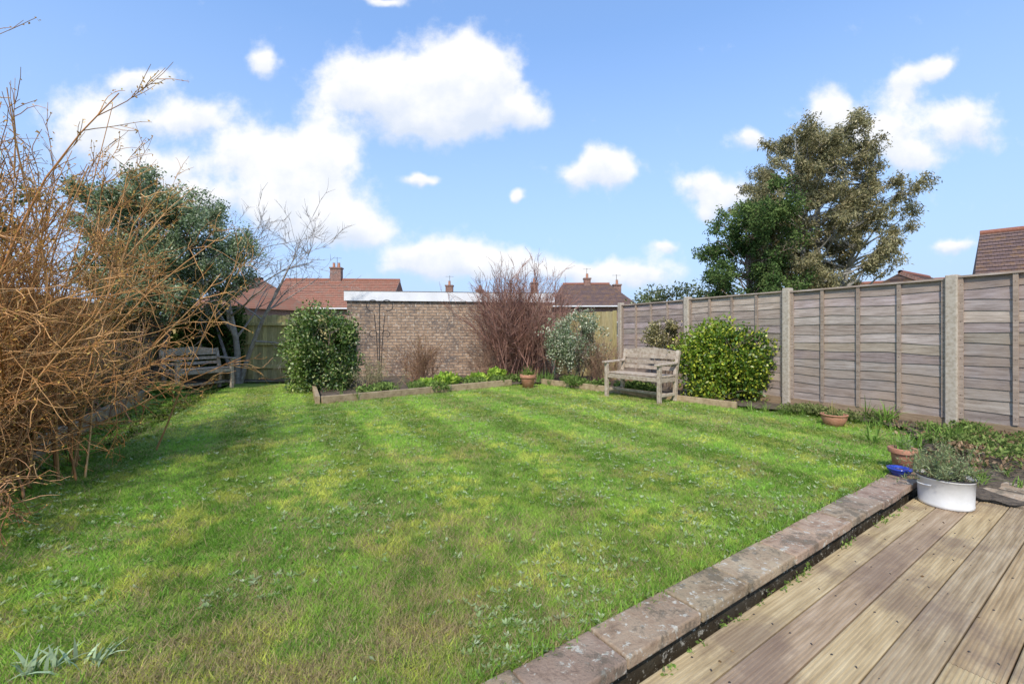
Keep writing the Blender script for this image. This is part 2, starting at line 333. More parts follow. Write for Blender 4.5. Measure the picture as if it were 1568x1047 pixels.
soilmesh('flower_bed',[(3.3,3.2),(3.1,3.75),(3.35,3.9),(4.3,5.2),(5.2,5.3),(6.6,2.6),(5.6,1.5)],-.07,.03)
soilmesh('flower_bed',[(-6.5,7.9),(-4.1,3.5),(-1.95,-.36),(-3.2,-.5),(-5.2,3.6),(-8.6,10.5),(-4.4,10.5),(-4.4,9.95),(-6.3,10.05),(-6.55,8.6)],.05)
# ---------------------------------------------------------------- bed edging
def edging(name,pts,w=.07,h=.13,m=M_sleeper,seg=1.8):
    e=empty(name); parts=[]
    for (a,b2) in zip(pts[:-1],pts[1:]):
        a=np.array(a);b2=np.array(b2);L=np.linalg.norm(b2-a);n=max(1,round(L/seg))
        for i in range(n):
            p=a+(b2-a)*(i/n)+(b2-a)/L*.003;q=a+(b2-a)*((i+1)/n)-(b2-a)/L*.003; k=random.uniform(.85,1.12); z=h/2-.02+random.uniform(-.008,.008)
            parts.append(beam((*p,z),(*q,z+random.uniform(-.006,.006)),w,h,0,(k,k,k)))
    build('timbers',parts,[m],e,bevel=.006); return e
edging('timber_bed_edging',[(-3.93,8.8),(-3.09,7.06)],.07,.14); edging('timber_bed_edging',[(-3.05,7.1),(-.02,9.58)],.08,.14)
edging('timber_bed_edging',[(.67,9.85),(3.36,6.64)],.06,.13); edging('timber_bed_edging',[(-6.44,7.84),(-4.03,3.49),(-1.9,-.36)],.08,.18,M_sleeper,.9)
# ---------------------------------------------------------------- fences
def lap_panel(W,H,ybase):
    parts=[]; n=13; pitch=H/n; K=14
    for i in range(n):
        z0=ybase+i*pitch; xs=np.linspace(.01,W-.01,K); k=random.uniform(.70,1.14); cc=(k,k*random.uniform(.93,1.0),k*random.uniform(.86,1.02))
        wav=(vnoise(np.stack([xs*1.7,0*xs+random.random()*30,0*xs],1))-.5)*.045
        bot=np.stack([xs,0*xs-.0145,z0+wav-.010],1); top=np.stack([xs,0*xs-.003,0*xs+z0+pitch+.02],1); bb=bot.copy(); bb[:,1]+=.010
        V=np.concatenate([bot,top,bb]); F=[[j,j+1,K+j+1,K+j] for j in range(K-1)]+[[2*K+j,2*K+j+1,j+1,j] for j in range(K-1)]
        parts.append((V,np.array(F),0,cc))
    bx=[.02]+[W*f for f in (.25,.5,.75)]+[W-.02]
    for x in bx:
        k=random.uniform(.8,1.05); parts.append(box(x-.020,x+.020,-.038,-.0165,ybase,ybase+H,0,(k*.95,k*.87,k*.78)))
        for z in np.arange(ybase+.06,ybase+H,.21): parts.append(box(x-.004,x+.004,-.0395,-.0375,z,z+.008,0,(.25,.2,.18)))
    parts.append(box(.0,W,-.049,.025,ybase+H,ybase+H+.022,0,(1.1,1.05,1)))
    parts.append(box(.0,W,.004,.02,ybase,ybase+H,0,(.4,.4,.4)))
    return parts
st=np.array([-.875,1.70]); A_=np.array([5.16,5.19]); plen=float(np.linalg.norm(st)); dn=-st/plen
fe=empty('wooden_fence',(*(A_+3*st),0),math.atan2(dn[1],dn[0]))
for i in range(6):
    build('lap_panel',lap_panel(plen-.11,1.62,.14),[M_fence],fe,loc=(i*plen+.055,random.uniform(-.008,.008),random.uniform(-.01,.01)))
    k=random.uniform(.75,.9); build('gravel_board',[box(0,plen-.11,-.03,.02,-.05,.135,0,(k*.9,k*.75,k*.52))],[M_fence],fe,loc=(i*plen+.055,0,0))
for i in range(7):
    k=random.uniform(.9,1.08)
    build('concrete_post',[box(-.055,.055,-.075,.045,-.05,1.80,0,(k,k,k))],[M_conc],fe,loc=(i*plen,0,random.uniform(.0,.03)),bevel=.012)
def board_fence(name,p,q,H,col=(1,1,1),rails=True,ps=1.85,mt=M_fencev,gap=.0):
    p=np.array(p);q=np.array(q);L=float(np.linalg.norm(q-p));d=(q-p)/L; e=empty(name,(*p,0),math.atan2(d[1],d[0])); parts=[];x=0;i=0
    while x<L:
        k=random.uniform(.7,1.1); cc=(col[0]*k,col[1]*k,col[2]*k*random.uniform(.85,1.05)); hh=H+random.uniform(-.015,.012); y=.012*(i%2)
        parts.append(box(x+.001,x+.118-gap,y,y+.012,.02,hh,0,cc)); x+=.11;i+=1
    build('boards',parts,[mt],e)
    if rails:
        parts=[box(0,L,-.06,-.003,z,z+.07,0,(col[0]*.9,col[1]*.9,col[2]*.85)) for z in (.3,.85,H-.25)]
        x=0
        while x<L+.1:
            parts.append(box(x-.045,x+.045,-.13,-.0615,0,H+.02,0,(col[0]*.85,col[1]*.85,col[2]*.8))); x+=ps
        build('rails_and_posts',parts,[mt],e,bevel=.005)
    return e
board_fence('wooden_fence',(-8.45,10.4),(-4.25,10.62),1.56,(1.35,1.35,1.1))
board_fence('wooden_fence',(-3.0,-.2),(-8.4,10.35),1.62,(.9,.7,.58))
board_fence('wooden_fence',(1.2,12.3),(2.45,10.5),1.66,(.95,.95,.8),rails=False)
# ---------------------------------------------------------------- garage
gp=np.array([-4.2,11.3]);gq=np.array([1.08,12.0]);gl=float(np.linalg.norm(gq-gp));gd=(gq-gp)/gl
ga=empty('brick_garage',(*gp,0),math.atan2(gd[1],gd[0]))
build('walls',[box(0,gl,0,5,0,1.985)],[M_brick],ga)
build('roof',[box(-.03,gl+.03,-.03,5.03,1.992,2.13)],[M_felt],ga)
build('fascia',[box(-.06,gl+.06,-.065,-.035,1.955,2.19),box(-.065,-.035,-.034,5.0,1.955,2.19)],[M_whitep],ga)
build('felt_edge',[box(-.07,gl+.07,-.070,5.05,2.192,2.207)],[M_felt],ga)
# ---------------------------------------------------------------- houses
def house(name,cx,cy,rot,L,D,wh,rh,tile,wall,chim=(),hip=0.0):
    e=empty(name,(cx,cy,0),rot); build('walls',[box(-L/2,L/2,-D/2,D/2,0,wh)],[wall],e)
    if not hip:
        V=[(-L/2,-D/2,wh),(-L/2,D/2,wh),(-L/2,0,rh-.12),(L/2,-D/2,wh),(L/2,D/2,wh),(L/2,0,rh-.12)]
        build('gables',[(V,[[0,2,1],[3,4,5]],0,None)],[wall],e)
    o=.3; X=L/2+o;Y=D/2+o;h=hip; ze=wh-.1
    V=[(-X,-Y,ze),(X,-Y,ze),(X-h,0,rh),(-X+h,0,rh),(-X,Y,ze),(X,Y,ze),(-X,-Y,ze-.15),(X,-Y,ze-.15)]
    build('roof',[(V,[[0,1,2,3],[5,4,3,2],[6,7,1,0]],0,None),(V,[[0,3,4],[1,5,2]],0,None)],[tile],e)
    # real overlapping tile courses on the front slope
    nc=int(math.hypot(Y,rh-ze)/.3); cr=[]
    for i in range(nc):
        t=i/nc; t2=(i+1.1)/nc; xa=X-h*t; ya=-Y*(1-t); za=ze+(rh-ze)*t; yb=-Y*(1-min(t2,1)); zb=ze+(rh-ze)*min(t2,1); xb=X-h*min(t2,1)
        nx_=np.array([0,-(rh-ze),Y]); nx_=nx_/np.linalg.norm(nx_)
        a0=np.array([-xa,ya,za])+nx_*.045; a1=np.array([xa,ya,za])+nx_*.045; b0=np.array([xb,yb,zb])+nx_*.006; b1=np.array([-xb,yb,zb])+nx_*.006
        l0=np.array([-xa,ya,za]);l1=np.array([xa,ya,za]); k=random.uniform(.88,1.08)
        cr.append(([a0,a1,b0,b1,l0,l1],[[0,1,2,3],[4,5,1,0]],0,(k,k,k)))
    build('tile_courses',cr,[tile],e)
    build('ridge_tiles',[tubes([[(-X+h,0,rh+.02),(X-h,0,rh+.02)]],[[.13,.13]],8,0,(.6,.5,.5))],[M_terra],e,smooth=True)
    if not hip:
        for s_ in (-1,1): build('verge',[beam((s_*(X+.02),-Y,ze-.03),(s_*(X+.02),0,rh-.03),.04,.2,0,(.7,.7,.7))],[M_redbrick],e)
    build('gutter',[box(-X,X,-Y-.12,-Y-.005,ze-.13,ze-.03)],[M_whitep],e)
    n=max(2,int(L/3))
    for i in range(n):
        x=-L/2+(i+.5)*L/n; build('window_frame',[box(x-.7,x+.7,-D/2-.05,-D/2-.003,.9,2.1)],[M_whitep],e); build('window_pane',[box(x-.62,x-.03,-D/2-.056,-D/2-.051,.98,2.02),box(x+.03,x+.62,-D/2-.056,-D/2-.051,.98,2.02)],[M_glass],e)
    for (x,y,w,z) in chim:
        build('chimney',[box(x-w/2,x+w/2,y-.3,y+.3,rh-1.2,z),box(x-w/2-.06,x+w/2+.06,y-.36,y+.36,z,z+.12)],[M_redbrick],e)
        build('chimney_pots',[lathe([(.001,0),(.13,0),(.11,.4),(.13,.42),(.09,.42),(.08,.3)],10,0,None,(x+dx,y,z+.12)) for dx in ((-.22,.22) if w>.8 else (0,))],[M_terra],e)
        build('aerial',[tubes([[(x,y+.2,z),(x,y+.2,z+1.1)]],[[.02,.02]],4),beam((x-.4,y+.2,z+1.0),(x+.4,y+.2,z+1.0),.02,.02)],[M_iron],e)
    return e
house('tiled_roof_house',-15.2,40,.05,9.5,8,3.3,5.9,M_tile,M_redbrick,[(-.6,0,.95,6.9)],hip=0)
house('tiled_roof_house',-19.5,33,-.6,6,6,2.9,5.0,M_tile,M_redbrick,[],hip=1.5)
house('tiled_roof_house',7.0,42,-.03,7.0,8,3.6,5.75,M_tile2,M_redbrick,[(.1,0,.6,6.2),(2.9,0,.7,5.6)],hip=1.6)
house('tiled_roof_house',-2.2,44,.0,12,7,3.0,4.9,M_tile2,M_redbrick,[(-4.0,0,.7,5.75),(-1.0,0,.7,5.3),(4.4,0,.7,6.0)],hip=0)
house('tiled_roof_house',25.0,17.6,math.atan2(-.70,.71),9,8,2.7,5.75,M_tile2,M_redbrick,[],hip=.35)
house('tiled_roof_house',24.5,27.0,math.atan2(-.6,.8)+1.2,4,5,3.2,4.65,M_tile2,M_render,[],hip=0)
house('tiled_roof_house',27,31,math.atan2(-.6,.8),9,5,3.2,4.7,M_tile2,M_render,[],hip=0)
# ---------------------------------------------------------------- benches
def bench(FL,along,back,W,D,Ht):
    ang=math.atan2(along[1],along[0]); e=empty('wooden_bench',(*FL,0),ang)
    sgn=1 if (along[0]*back[1]-along[1]*back[0])>0 else -1
    def bx(x0,x1,y0,y1,z0,z1,k=1): 
        y0,y1=sorted((y0*sgn,y1*sgn)); c=(k*random.uniform(.9,1.1),)*3; return box(x0,x1,y0,y1,z0,z1,0,c)
    legs=[]
    for x in (0,W-.06):
        legs.append(bx(x,x+.06,0,.06,0,.6)); legs.append(bx(x,x+.06,D-.06,D,0,.44))
        legs.append(beam((x+.03,sgn*(D-.03),.44),(x+.03,sgn*(D+.07),Ht-.02),.058,.06,0,(1,1,1),(0,1,0)))
        legs.append(bx(x+.01,x+.05,.061,D-.061,.33,.41)); legs.append(bx(x+.012,x+.048,.061,D-.061,.1,.15))
        legs.append(beam((x+.03,sgn*(-.05),.615),(x+.03,sgn*(D+.0),.635),.085,.03,0,(1.05,1.05,1.05)))
    build('legs_and_arms',legs,[M_bench],e,bevel=.006)
    build('seat',[bx(.0+.002,W-.002,.05+i*(D-.11)/4.6,.05+i*(D-.11)/4.6+.068,.415+.002*abs(2-i),.437+.002*abs(2-i)) for i in range(5)]+[bx(.061,W-.061,.01,.045,.34,.41)],[M_bench],e,bevel=.004)
    parts=[]
    for i in range(3):
        z=.50+i*.095; y=D-.03+.1*(z-.44)/(Ht-.46)
        parts.append(bx(.061,W-.061,y-.012,y+.012,z,z+.06))
    xs=np.linspace(.061,W-.061,14); V=[];
    for x in xs:
        zt=Ht-.035+.05*math.sin(math.pi*(x-.061)/(W-.122)); zb=Ht-.115; y=D+.06
        for (yy_,zz) in ((y-.016,zb),(y+.016,zb),(y+.016,zt),(y-.016,zt)): V.append((x,yy_*sgn,zz))
    F=[[4*i+a,4*i+(a+1)%4,4*i+4+(a+1)%4,4*i+4+a] for i in range(13) for a in range(4)]+[[0,1,2,3],[52,53,54,55]]
    parts.append((V,F,0,(1,1,1))); build('backrest',parts,[M_bench],e,bevel=.003)
    build('stretcher',[bx(.061,W-.061,D*.45,D*.45+.04,.11,.145)],[M_bench],e)
    return e
bench((1.66,7.98),(.6,-.8),(.8,.6),1.15,.5,.86)
bench((-6.2,8.2),(.4,.917),(-.917,.4),1.1,.46,.84)
# ---------------------------------------------------------------- pots
def soil_disc(r,z): return lathe([(.0005,z),(r,z)],24,1,None)
def pot(name,loc,r0,r1,h,m,rim=.02,plant=None,bowl=False):
    e=empty(name,loc)
    if bowl: pr=[(.001,0),(r0,0),(r0*1.02,.01)]+[(r0+(r1-r0)*math.sin(t*math.pi/2),.01+(h-.01)*t**1.3) for t in np.linspace(.1,1,8)]+[(r1+.008,h),(r1+.008,h+.015),(r1-.012,h+.015),(r1-.02,h-.03)]
    else: pr=[(.001,0),(r0,0),(r0+(r1-r0)*.75,h*.775),(r0+(r1-r0)*.76,h*.78),(r1+rim*.6,h*.79),(r1+rim*.62,h*.80),(r1+rim*.8,h),(r1+rim*.7,h+.004),(r1-.01,h+.003),(r1-.018,h*.85)]
    build('body',[lathe(pr,40)],[m],e,smooth=True); build('compost',[soil_disc(r1-.012,h*.88)],[M_terra,M_soil],e)
    if plant: build('foliage',plant,[M_leaf],e)
def leafball(c,r,n,L,W,c1,c2,bias=(0,0,.3)):
    p=np.array(c)+rdir(n)*np.array(r)*(rng.random((n,1))**.4); return leaves(p,L,W,jit(mixc(c1,c2,rng.random(n)),.2),bias)
pot('terracotta_pot',(.33,9.2,.0),.11,.155,.27,M_terra,plant=[strap([(0,0,.22)]*3,16,.28,.012,(.2,.32,.06),.9),leafball((0,0,.28),(.13,.13,.06),200,.05,.03,(.16,.26,.05),(.4,.4,.13))])
pot('terracotta_bowl',(3.93,5.42,.0),.085,.135,.13,M_terra,bowl=True,plant=[leafball((0,0,.13),(.12,.12,.035),300,.03,.02,(.15,.22,.06),(.28,.28,.11)),strap([(-.02,0,.1)],9,.24,.006,(.4,.33,.13),.4)])
pot('terracotta_pot',(3.2,3.64,.018),.06,.08,.17,M_terra,plant=[strap([(0,0,.14)]*3,15,.17,.009,(.25,.4,.09),.6)])
pot('blue_bowl',(3.045,3.49,.018),.05,.072,.042,M_blue,bowl=True)
def tub():
    e=empty('white_enamel_tub',(3.085,3.16,DZ)); 
    build('body',[lathe([(.001,0),(.142,0),(.147,.004),(.149,.02),(.147,.024),(.152,.185),(.158,.188),(.16,.197),(.156,.204),(.15,.2),(.147,.17)],56)],[M_white],e,smooth=True)
    build('rim',[lathe([(.158,.196),(.1625,.2),(.16,.206),(.155,.205)],56)],[M_iron],e,smooth=True)
    build('compost',[soil_disc(.146,.18)],[M_terra,M_soil],e)
    for s_ in (-1,1):
        t=np.linspace(-.45,.45,8); P=np.stack([s_*(.153+.03*np.cos(t*3.4).clip(0)),.12*t,0*t+.15],1); build('handle',[tubes([P],[np.full(8,.004)],6)],[M_white],e)
    P0=np.array([[0,0,.17]])+rng.normal(size=(46,3))*[.06,.06,0]; D=nrm(np.array([0,0,1.])+rng.normal(size=(46,3))*.55); P=grow(P0,D,rng.uniform(.14,.3,46),5,.12,.03)
    build('stems',[tubes(P,np.linspace(.003,.001,5)[None]*np.ones((46,1)),4,0,(.2,.16,.09))],[M_twig],e)
    i=rng.integers(0,46,2200);k=rng.integers(1,5,2200); c=P[i,k]+rng.normal(size=(2200,3))*.014
    build('foliage',[leaves(c,.03,.008,jit(mixc((.17,.22,.09),(.36,.4,.21),rng.random(2200)),.2),(0,0,.8))],[M_leaf],e)
tub()
# ---------------------------------------------------------------- plants
def bush(name,c,r,n,L,W,cols,base_z=0,lumps=9,amp=.35,hole=.30,stems=10,bias=(0,0,.25),skirt=0):
    e=empty(name,(c[0],c[1],0)); r=np.array(r,float); cz=c[2]
    d=rdir(lumps); d[:,2]=np.abs(d[:,2])*1.2-.55; lc=nrm(d)*r*.55*rng.uniform(.7,1.15,(lumps,1)); lr=rng.uniform(.36,.58,lumps)
    lc=np.concatenate([lc,[[0,0,0]]]); lr=np.append(lr,.72)
    if skirt:
        az=np.linspace(0,2*np.pi,skirt,endpoint=False); lc=np.concatenate([lc,np.stack([np.cos(az)*r[0]*.5,np.sin(az)*r[1]*.5,0*az-r[2]*.62],1)]); lr=np.concatenate([lr,np.full(skirt,.40)])
    i=rng.choice(len(lc),int(n*1.5),p=lr**2/np.sum(lr**2)); dd=rdir(len(i)); rad=rng.random(len(i))**.35
    p=lc[i]+dd*r*lr[i][:,None]*rad[:,None]*(1+amp*(vnoise(dd*2+i[:,None]*3.1,1.7)[:,None]-.5)*2)
    cl=vnoise(p,4.0/np.mean(r)*.6,31); k=cl>hole*.9; p=p[k][:n]; cl=cl[k][:n]
    p[:,2]+=cz; k=p[:,2]>base_z+.02; p=p[k];cl=cl[k]
    t=rng.random(len(p)); col=mixc(cols[0],cols[1],np.clip((cl-.3)*1.6+.5*(rng.random(len(p))-.5),0,1))
    if len(cols)>2: s=t<cols[3]; col[s]=np.array(cols[2])
    bi=nrm(p-np.array([0,0,cz]))*.7+np.array(bias)
    build('foliage',[leaves(p,L,W,jit(col,.22),A=rdir(len(p))+bi)],[M_gloss],e)
    P0=np.zeros((stems,3))+rng.normal(size=(stems,3))*[.05,.05,0]; tgt=lc[rng.integers(0,len(lc),stems)]+[0,0,cz]; Lh=np.linalg.norm(tgt-P0,axis=1)*1.1
    P=grow(P0,tgt-P0,Lh,6,.1); R=np.linspace(.02,.006,6)[None]*np.ones((stems,1)); p2,d2,r2=spawn(P,R,stems*8,.3,1,.9); P2=grow(p2,d2,rng.uniform(.4,.8,len(p2))*np.mean(r),5,.15)
    build('stems',[tubes(P,R,5),tubes(P2,np.linspace(.006,.002,5)[None]*np.ones((len(P2),1)),3)],[M_bark],e,smooth=True)
    return e
bush('evergreen_shrub',(3.62,7.5,.64),(.88,.6,.72),19000,.06,.036,[(.07,.14,.016),(.22,.33,.028),(.5,.53,.055),.28],lumps=14,skirt=5)
bush('evergreen_shrub',(-3.72,8.75,.84),(.8,.66,.98),21000,.065,.036,[(.06,.12,.022),(.19,.28,.05),(.44,.48,.18),.18],lumps=16,skirt=7)
bush('variegated_shrub',(1.42,9.75,1.0),(.75,.5,.7),9500,.055,.03,[(.13,.18,.08),(.3,.36,.19),(.58,.58,.4),.36],lumps=12,hole=.42,skirt=4)
bush('variegated_shrub',(2.95,8.6,1.1),(.5,.3,.4),4200,.05,.028,[(.15,.14,.05),(.34,.3,.12),(.56,.47,.23),.3],lumps=8,hole=.4)
bush('evergreen_shrub',(-7.2,8.0,.3),(.5,.5,.32),2500,.06,.03,[(.06,.12,.025),(.17,.25,.05)],lumps=6)
bush('hedge',(4.9,13.8,1.6),(1.35,.8,1.25),9000,.1,.05,[(.06,.085,.025),(.17,.2,.07)],lumps=12)
iv=empty('ivy',(0,0,0)); n=6500; x=rng.uniform(-7.9,-6.2,n); z=rng.uniform(.3,1.75,n); P=np.stack([x,10.27+rng.normal(size=n)*.07,z],1)
k=fbm(P,1.6,60)+.25*(1-np.abs(x+7.1)/.9)>.5; P=P[k]; build('foliage',[leaves(P,.075,.06,jit(mixc((.04,.08,.02),(.14,.21,.05),rng.random(len(P))),.2),(0,-.6,0))],[M_leaf],iv)
def twiggy(name,c,n0,L0,spread,cols,n1=4,n2=3,r0=.012,grav=.0,leafc=None,leafn=0,rad=.12,wander=.08,l1=.5,l2=.45,sp1=.6,lsz=.03,tilt=(0,0),rmin=.0016,r1m=.006,r1k=.6,t0=.2):
    e=empty(name,c); P0=rng.normal(size=(n0,3))*[rad,rad,0]; D=nrm(np.array([tilt[0],tilt[1],1.])+rng.normal(size=(n0,3))*[spread,spread,.15]); L=L0*rng.uniform(.6,1.05,n0)
    P=grow(P0,D,L,9,wander,grav); R=np.linspace(r0,r0*.3,9)[None]*rng.uniform(.6,1.1,(n0,1))
    c0=jit(mixc(cols[0],cols[1],rng.random(n0)),.15); parts=[tubes(P,R,5,0,c0)]; ends=[P[:,5:].reshape(-1,3)]
    p,d,r=spawn(P,R,n0*n1,t0,.95,sp1); P1=grow(p,d,L0*l1*rng.uniform(.4,1,len(p)),7,wander*1.5,grav); R1=np.linspace(1,.4,7)[None]*np.clip(r*r1k,rmin*1.3,r1m)[:,None]
    parts.append(tubes(P1,R1,3,0,jit(mixc(cols[0],cols[1],rng.random(len(p))),.2))); ends.append(P1[:,2:].reshape(-1,3))
    p,d,r=spawn(P1,R1,n0*n1*n2,.2,.95,sp1*1.2); P2=grow(p,d,L0*l2*l1*rng.uniform(.3,1,len(p)),5,wander*1.6,grav); R2=np.linspace(1,.6,5)[None]*np.maximum(r*.6,rmin)[:,None]
    parts.append(tubes(P2,R2,3,0,jit(mixc(cols[0],cols[1],rng.random(len(p))),.25))); ends.append(P2[:,1:].reshape(-1,3))
    build('branches',parts,[M_twig],e,smooth=True)
    if leafn:
        E=np.concatenate(ends); q=E[rng.integers(0,len(E),leafn)]+rng.normal(size=(leafn,3))*.006
        build('buds_and_leaves',[leaves(q,lsz,lsz*.5,jit(mixc(leafc[0],leafc[1],rng.random(leafn)),.2))],[M_leaf],e)
    return e
twiggy('bare_brown_shrub',(.15,10.9,0),160,2.5,.27,[(.22,.11,.085),(.43,.25,.19)],7,4,.012,leafc=[(.24,.12,.08),(.36,.22,.13)],leafn=6000,rad=.32,sp1=.35,l1=.36,rmin=.0045,r1m=.008)
twiggy('dry_shrub',(-2.0,9.6,.0),60,.95,.35,[(.24,.13,.08),(.48,.3,.19)],5,3,.006,leafc=[(.25,.15,.08),(.38,.26,.13)],leafn=1800,rad=.14,sp1=.4,rmin=.0025)
twiggy('dry_shrub',(-2.75,8.7,.0),40,.55,.45,[(.3,.21,.12),(.48,.4,.24)],4,3,.004,leafc=[(.24,.24,.12),(.38,.36,.18)],leafn=1500,rad=.14)
twiggy('dry_shrub',(1.9,9.55,.0),70,.95,.35,[(.2,.12,.08),(.42,.27,.18)],4,3,.006,rad=.15,rmin=.0025)
twiggy('dry_shrub',(-.6,10.6,.0),50,.8,.4,[(.2,.12,.08),(.42,.27,.18)],4,3,.006,rad=.15,rmin=.0025)
OC=[(.33,.15,.055),(.62,.36,.16)]; BC=[(.6,.3,.07),(.75,.5,.15)]
twiggy('forsythia_shrub',(-4.0,3.0,0),105,2.6,.32,OC,11,6,.011,leafc=BC,leafn=16000,rad=.24,sp1=1.0,l1=.26,l2=.5,wander=.15,lsz=.018,rmin=.0029,r1m=.0060,t0=.1)
twiggy('forsythia_shrub',(-3.95,3.3,0),50,3.15,.17,OC,8,4,.012,leafc=BC,leafn=7500,rad=.3,sp1=.5,l1=.2,l2=.4,wander=.07,lsz=.024,rmin=.0028,r1m=.0062)
twiggy('forsythia_shrub',(-3.6,2.6,0),34,1.15,.5,[(.28,.13,.06),(.52,.31,.16)],7,4,.009,leafc=BC,leafn=3000,rad=.2,sp1=.95,l1=.42,l2=.5,wander=.2,grav=-.04,lsz=.016,tilt=(.1,-.1),rmin=.0026)
twiggy('dry_shrub',(-5.6,5.5,0),60,1.5,.3,[(.2,.11,.07),(.44,.27,.17)],6,4,.010,leafc=[(.2,.2,.06),(.4,.3,.12)],leafn=4500,rad=.3,sp1=.6,l1=.3,rmin=.0035)
twiggy('dry_shrub',(-6.9,7.1,0),40,.9,.3,[(.2,.11,.07),(.4,.24,.15)],6,4,.009,leafc=[(.12,.18,.05),(.3,.3,.12)],leafn=3000,rad=.25,sp1=.6,l1=.35,rmin=.0035)
def bare_tree():
    e=empty('bare_tree',(-6.15,9.95,0)); P0=np.array([[0,0,0],[.05,.02,0],[-.05,0,0]]); D=np.array([[.1,0,1],[.55,-.1,1],[-.4,.05,1]]); P=grow(P0,D,np.array([3.1,2.9,2.4]),10,.07,.03); R=np.linspace(.075,.02,10)[None]*np.array([[1],[.75],[.6]])
    parts=[tubes(P,R,8)]; prevP,prevR=P,R
    for (n,L,K,sp) in ((26,1.8,8,.95),(110,1.0,7,.8),(400,.5,6,.75),(1000,.26,4,.7)):
        p,d,r=spawn(prevP,prevR,n,.3,.98,sp); Pn=grow(p,d,L*rng.uniform(.5,1.1,n),K,.1,.03); Rn=np.linspace(1,.35,K)[None]*np.maximum(r*.55,.0048)[:,None]; parts.append(tubes(Pn,Rn,5 if n<120 else 3)); prevP,prevR=Pn,Rn
    build('trunk_and_branches',parts,[noisy('grey_bark',[(.3,(.2,.155,.13)),(.7,(.46,.4,.35))],14)],e,smooth=True)
bare_tree()
def clump_tree(name,base,trunk,poly,y0,depth,nc,cr,nl,L,W,cols,bark,stems=3,bias=(0,0,-.2),dens=None,r0=.12,twn=8,twl=1.0):
    e=empty(name); P=np.array(poly);lo=P.min(0);hi=P.max(0);C=[]
    while len(C)<nc:
        x=rng.uniform(lo[0],hi[0]);z=rng.uniform(lo[1],hi[1])
        if inpoly(np.array([x]),np.array([z]),poly)[0] and (dens is None or rng.random()<dens(x,z)):
            if C and min((x-a)**2+(z-b)**2 for a,b in C)<(cr*.4)**2 and rng.random()<.85: continue
            C.append((x,z))
    C=np.array(C); cx=(lo[0]+hi[0])/2; hw=(hi[0]-lo[0])/2
    yd=depth*np.sqrt(np.clip(1-((C[:,0]-cx)/hw)**2*.8,.1,1)); C3=np.stack([C[:,0],y0+rng.uniform(-1,1,nc)*yd,C[:,1]],1)
    base=np.array(base,float); top=np.array(trunk,float); parts=[]
    TP=[]
    for s in range(stems):
        t=np.linspace(0,1,12)[:,None]; off=rng.normal(size=3)*[.5,.4,.1]*(1 if s else .2); mid=base+(top-base)*.5+off
        TP.append((1-t)**2*base+2*t*(1-t)*(mid)+t*t*(top+off*1.4))
    TP=np.array(TP); TR=np.linspace(r0,r0*.18,12)[None]*np.ones((stems,1))*np.array([1]+[.75]*(stems-1))[:,None]; parts.append(tubes(TP,TR,9))
    BP=[];BR=[]
    for c in C3:
        s=rng.integers(0,stems); zz=TP[s,:,2]; want=c[2]-.45*np.linalg.norm(c[:2]-top[:2])-.2; k=int(np.clip(np.argmin(np.abs(zz-want)),2,10)); a=TP[s,k]; m=(a+c)/2+np.array([0,0,-.12*np.linalg.norm(c-a)])+rng.normal(size=3)*.12
        t=np.linspace(0,1,9)[:,None]; BP.append((1-t)**2*a+2*t*(1-t)*m+t*t*c); BR.append(np.linspace(min(TR[s,k]*.5,.05),.008,9))
    BP=np.array(BP);BR=np.array(BR); BP[:,1:-1]+=rng.normal(size=BP[:,1:-1].shape)*.025; parts.append(tubes(BP,BR,5))
    p,d,r=spawn(BP,BR,nc*twn,.6,1,.9); T=grow(p,d,twl*cr*rng.uniform(.5,1.3,len(p)),6,.15,.02); parts.append(tubes(T,np.linspace(.008,.003,6)[None]*np.ones((len(T),1)),3))
    build('trunk_and_branches',parts,[bark],e,smooth=True)
    tt=T[rng.integers(0,len(T),nl),rng.integers(1,6,nl)]+rng.normal(size=(nl,3))*cr*.13
    k2=rng.integers(0,nc,nl//2); q=C3[k2]+rdir(nl//2)*(rng.random((nl//2,1))**.5)*cr*rng.uniform(.6,1.0,(nl//2,1))*np.array([1,1,.8]); 
    q=np.concatenate([tt,q]); cl=vnoise(q,1.2/cr,17); k=cl>.28; q=q[k];cl=cl[k]
    col=mixc(cols[0],cols[1],(cl-.3)*1.8+.4*(rng.random(len(q))-.5))
    if len(cols)>2: s=rng.random(len(q))<cols[3]; col[s]=np.array(cols[2])
    build('foliage',[leaves(q,L,W,jit(col,.25),bias)],[M_leaf],e)
    return e
EU=[(9.0,7.7),(9.6,8.05),(10.3,8.0),(10.85,7.5),(11.25,6.5),(12.3,6.0),(12.55,4.6),(12.3,3.2),(11.25,2.7),(8.57,2.6),(7.3,3.2),(7.1,4.6),(7.4,5.6),(7.9,6.6),(8.4,7.4)]
clump_tree('eucalyptus_tree',(9.6,14,0),(9.9,14,7.2),EU,14,1.7,230,.36,90000,.11,.032,[(.18,.165,.075),(.42,.38,.2),(.54,.45,.26),.15],M_palebark,4,(0,0,-.7),dens=lambda x,z:(.4 if (x>10.9 and z<5.3) else 1),r0=.17,twn=6,twl=.85)
EG=[(5.6,3.2),(5.7,4.3),(6.3,4.9),(7.2,5.2),(8.2,4.8),(8.6,3.5),(8.4,1.6),(6.2,1.4),(5.7,2.2)]
clump_tree('evergreen_tree',(7.1,13,0),(7.1,13,4.3),EG,13,1.2,90,.38,28000,.09,.045,[(.065,.115,.035),(.19,.26,.08)],M_bark,3,(0,0,.2),r0=.1)
EL=[(-7.55,3.95),(-6.93,4.15),(-6.1,3.85),(-5.5,3.4),(-5.2,2.88),(-5.25,2.2),(-5.8,1.8),(-6.6,1.6),(-7.3,1.6),(-7.9,1.9),(-8.05,3.1),(-7.9,3.7)]
